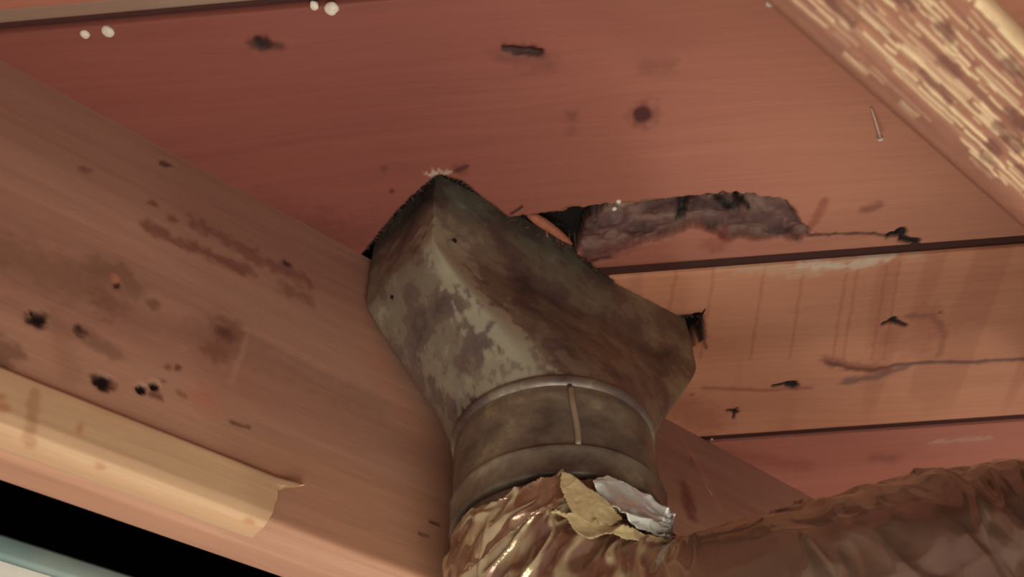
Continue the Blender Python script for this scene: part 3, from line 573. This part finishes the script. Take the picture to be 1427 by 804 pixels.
def worley(x, y):                           # distance to the nearest scattered point: sharp ridges where cells meet
    xi = np.floor(x).astype(int); yi = np.floor(y).astype(int); d = np.full(x.shape, 9.0)
    for i in (-1, 0, 1):
        for j in (-1, 0, 1):
            o = OFF[(xi + i) & 63, (yi + j) & 63]; d = np.minimum(d, np.hypot(xi + i + o[..., 0] - x, yi + j + o[..., 1] - y))
    return d
al = T * 6 - Lg * .5; ac = T * 3.5 + Lg * .85; ww = 1.2 * (f2(al * .2, ac * .2, 3) - .5)
w1 = worley(al * .20 + ww, ac * .42 + ww); w2 = worley(al * .42 + 7, ac * 1.0 + 2 * ww); w3 = worley(al * 1.2 + 3, ac * 2.0)
def thin(x, y, p): return np.clip(1 - 2.0 * np.abs(f2(x, y, 2) - .5) * p, 0, 1) * sst(.45, .6, n2(x * .7 + 30, y * .5 + 8))
tl1 = thin(al * .16 + ww, ac * .5 + ww, 9); tl1 = np.maximum(tl1, .7 * thin(al * .25 + 20, ac * .9 + ww, 8)); tl2 = thin(Lg * .55 + ww, T * 1.1 + .5 * ww + 9, 9)
v1 = worley(Lg * .30 + ww, T * .9 + .8 * ww); v2 = worley(Lg * .62 + 5 + ww, T * 1.9 + ww)
farw = sst(14, 26, Lg)
rad = rad + near * (.75 * (w1 - .4) + .34 * (w2 - .4) + .06 * (w3 - .4) + .30 * tl1) + (1 - near) * (.25 * (cr3 - .5)) + farw * (.9 * (v1 - .45) + .35 * (v2 - .4) + .32 * tl2) + ribs + .03 * (f3(qx * 1.5, qy * 1.5, qz * 1.5, 2) - .5)
pale = np.clip(near * (.9 * sst(.2, .8, tl1) + .5 * sst(.6, .85, w1) + .8 * sst(.55, .8, w2) + sst(.48, .62, f3(qx * .3 + 4, qy * .3, qz * .3, 3)) * .8), 0, 1)  # worn pale creases, with glints painted in along the thin ridges
jc = lin(158, 126, 112) * (1 - pale[..., None]) + lin(226, 218, 184) * pale[..., None]
fw = sst(8, 18, Lg)[..., None] * (1 - pale[..., None]); jc = jc * (1 - fw) + lin(150, 136, 122) * fw
dk = (sst(.38, .55, f3(qx * .16 + 9, qy * .16, qz * .3, 3)) * farw)[..., None] * .7; jc = jc * (1 - dk) + lin(120, 90, 84) * dk
lip = sst(1.0, 0, Lg - Lst[None]); rad = rad + .22 * lip * (f2(T * 9, Lg * .4 + 2, 3) - .3)
Q = C + dirv * rad[..., None]
fp_(grid('foil_jacket', Q, col=jc, mat=M_foil, parent=flex, wrap=True, flip=True))
# inner core end that the jacket closes on
# torn tan backing flap and bright foil cuff stuck to the top of the wrap
PIN = cyl_pt((937, 757), 7.2)
def patch(name, outline, mat, label, r0=7.35, h=.05, amp=.35, seed=0, fan=0.0, tint=(200, 190, 160)):
    O = np.array([cyl_pt(p, r0) for p in outline]); a0_, a1_ = O[:, 0].min() - .03, O[:, 0].max() + .03; z0_, z1_ = O[:, 1].min() - .2, O[:, 1].max() + .2
    ts = np.arange(a0_, a1_ + .001, h / r0); zs = np.arange(z0_, z1_ + h, h); A_, B_ = np.meshgrid(ts, zs, indexing='ij')
    d = poly_sdf(A_ * r0, B_, np.c_[O[:, 0] * r0, O[:, 1]]); d = d + .22 * (f2(A_ * 12 + seed, B_ * 1.6, 3) - .5)
    g0, g1 = np.gradient(d, h, h); mv = (np.abs(d) < h * .72) * d / np.maximum(g0 ** 2 + g1 ** 2, .3)
    fx, fz = (A_ - PIN[0]) * r0, B_ - PIN[1]; fa = np.arctan2(fz, fx); fr_ = np.hypot(fx, fz)
    r = r0 + amp * (crease(A_ * r0 * .45 + seed, B_ * .5 + A_ * 1.5, B_ * 0 + seed, 2) ** 3 - .2) + .06 * (f2(A_ * 25, B_ * 3.2, 3) - .5)
    r = r + fan * (1 - np.abs(2 * n2(fa * 7 + seed, fr_ * .3) - 1)) ** 3 * sst(0, 1.5, fr_)
    Ae, Be = A_ - mv * g0 / r0, B_ - mv * g1
    Pq = np.stack([AX[0] + r * np.cos(Ae), AX[1] + r * np.sin(Ae), Be], -1)
    kc = np.minimum.reduce([d[:-1, :-1], d[1:, :-1], d[1:, 1:], d[:-1, 1:]]) < -.01
    cc = np.ones(Pq.shape) * lin(*tint); q = sst(.5, .7, f2(A_ * 9 + seed, B_ * 1.2, 3))[..., None]; cc = cc * (1 - q * .6) + lin(158, 120, 102) * q * .6
    o = fp_(grid(name, Pq, col=cc, keep=kc, mat=mat, parent=flex, label=label, flip=True)); md = o.modifiers.new('thickness', 'SOLIDIFY'); md.thickness = .0004
    return o
patch('torn_flap', [(783, 656), (800, 664), (822, 680), (845, 694), (866, 722), (850, 732), (820, 728), (800, 716), (790, 700), (780, 675)], M_flap, 'torn tan backing paper sticking up from the wrap', r0=7.75, seed=3, amp=.2)
patch('foil_cuff', [(822, 672), (845, 664), (872, 672), (900, 688), (922, 712), (934, 740), (937, 756), (915, 752), (880, 742), (858, 722), (842, 700)], M_foil2, 'bright silvery foil cuff', r0=7.3, amp=.35, seed=8, fan=.8)
patch('torn_flap', [(770, 715), (800, 716), (850, 735), (900, 744), (936, 756), (905, 758), (868, 752), (840, 745), (822, 752), (806, 742), (790, 722)], M_flap, 'ragged pale edge of backing paper under the foil cuff', r0=7.7, seed=12, amp=.3, fan=.4)
patch('foil_cuff', [(660, 716), (690, 706), (718, 684), (745, 670), (782, 660), (790, 700), (778, 712), (760, 704), (742, 716), (715, 738), (685, 760), (660, 790), (640, 800), (638, 750)], M_foil, 'brownish crumpled film edge', r0=7.2, seed=5, amp=.6, tint=(186, 160, 136))
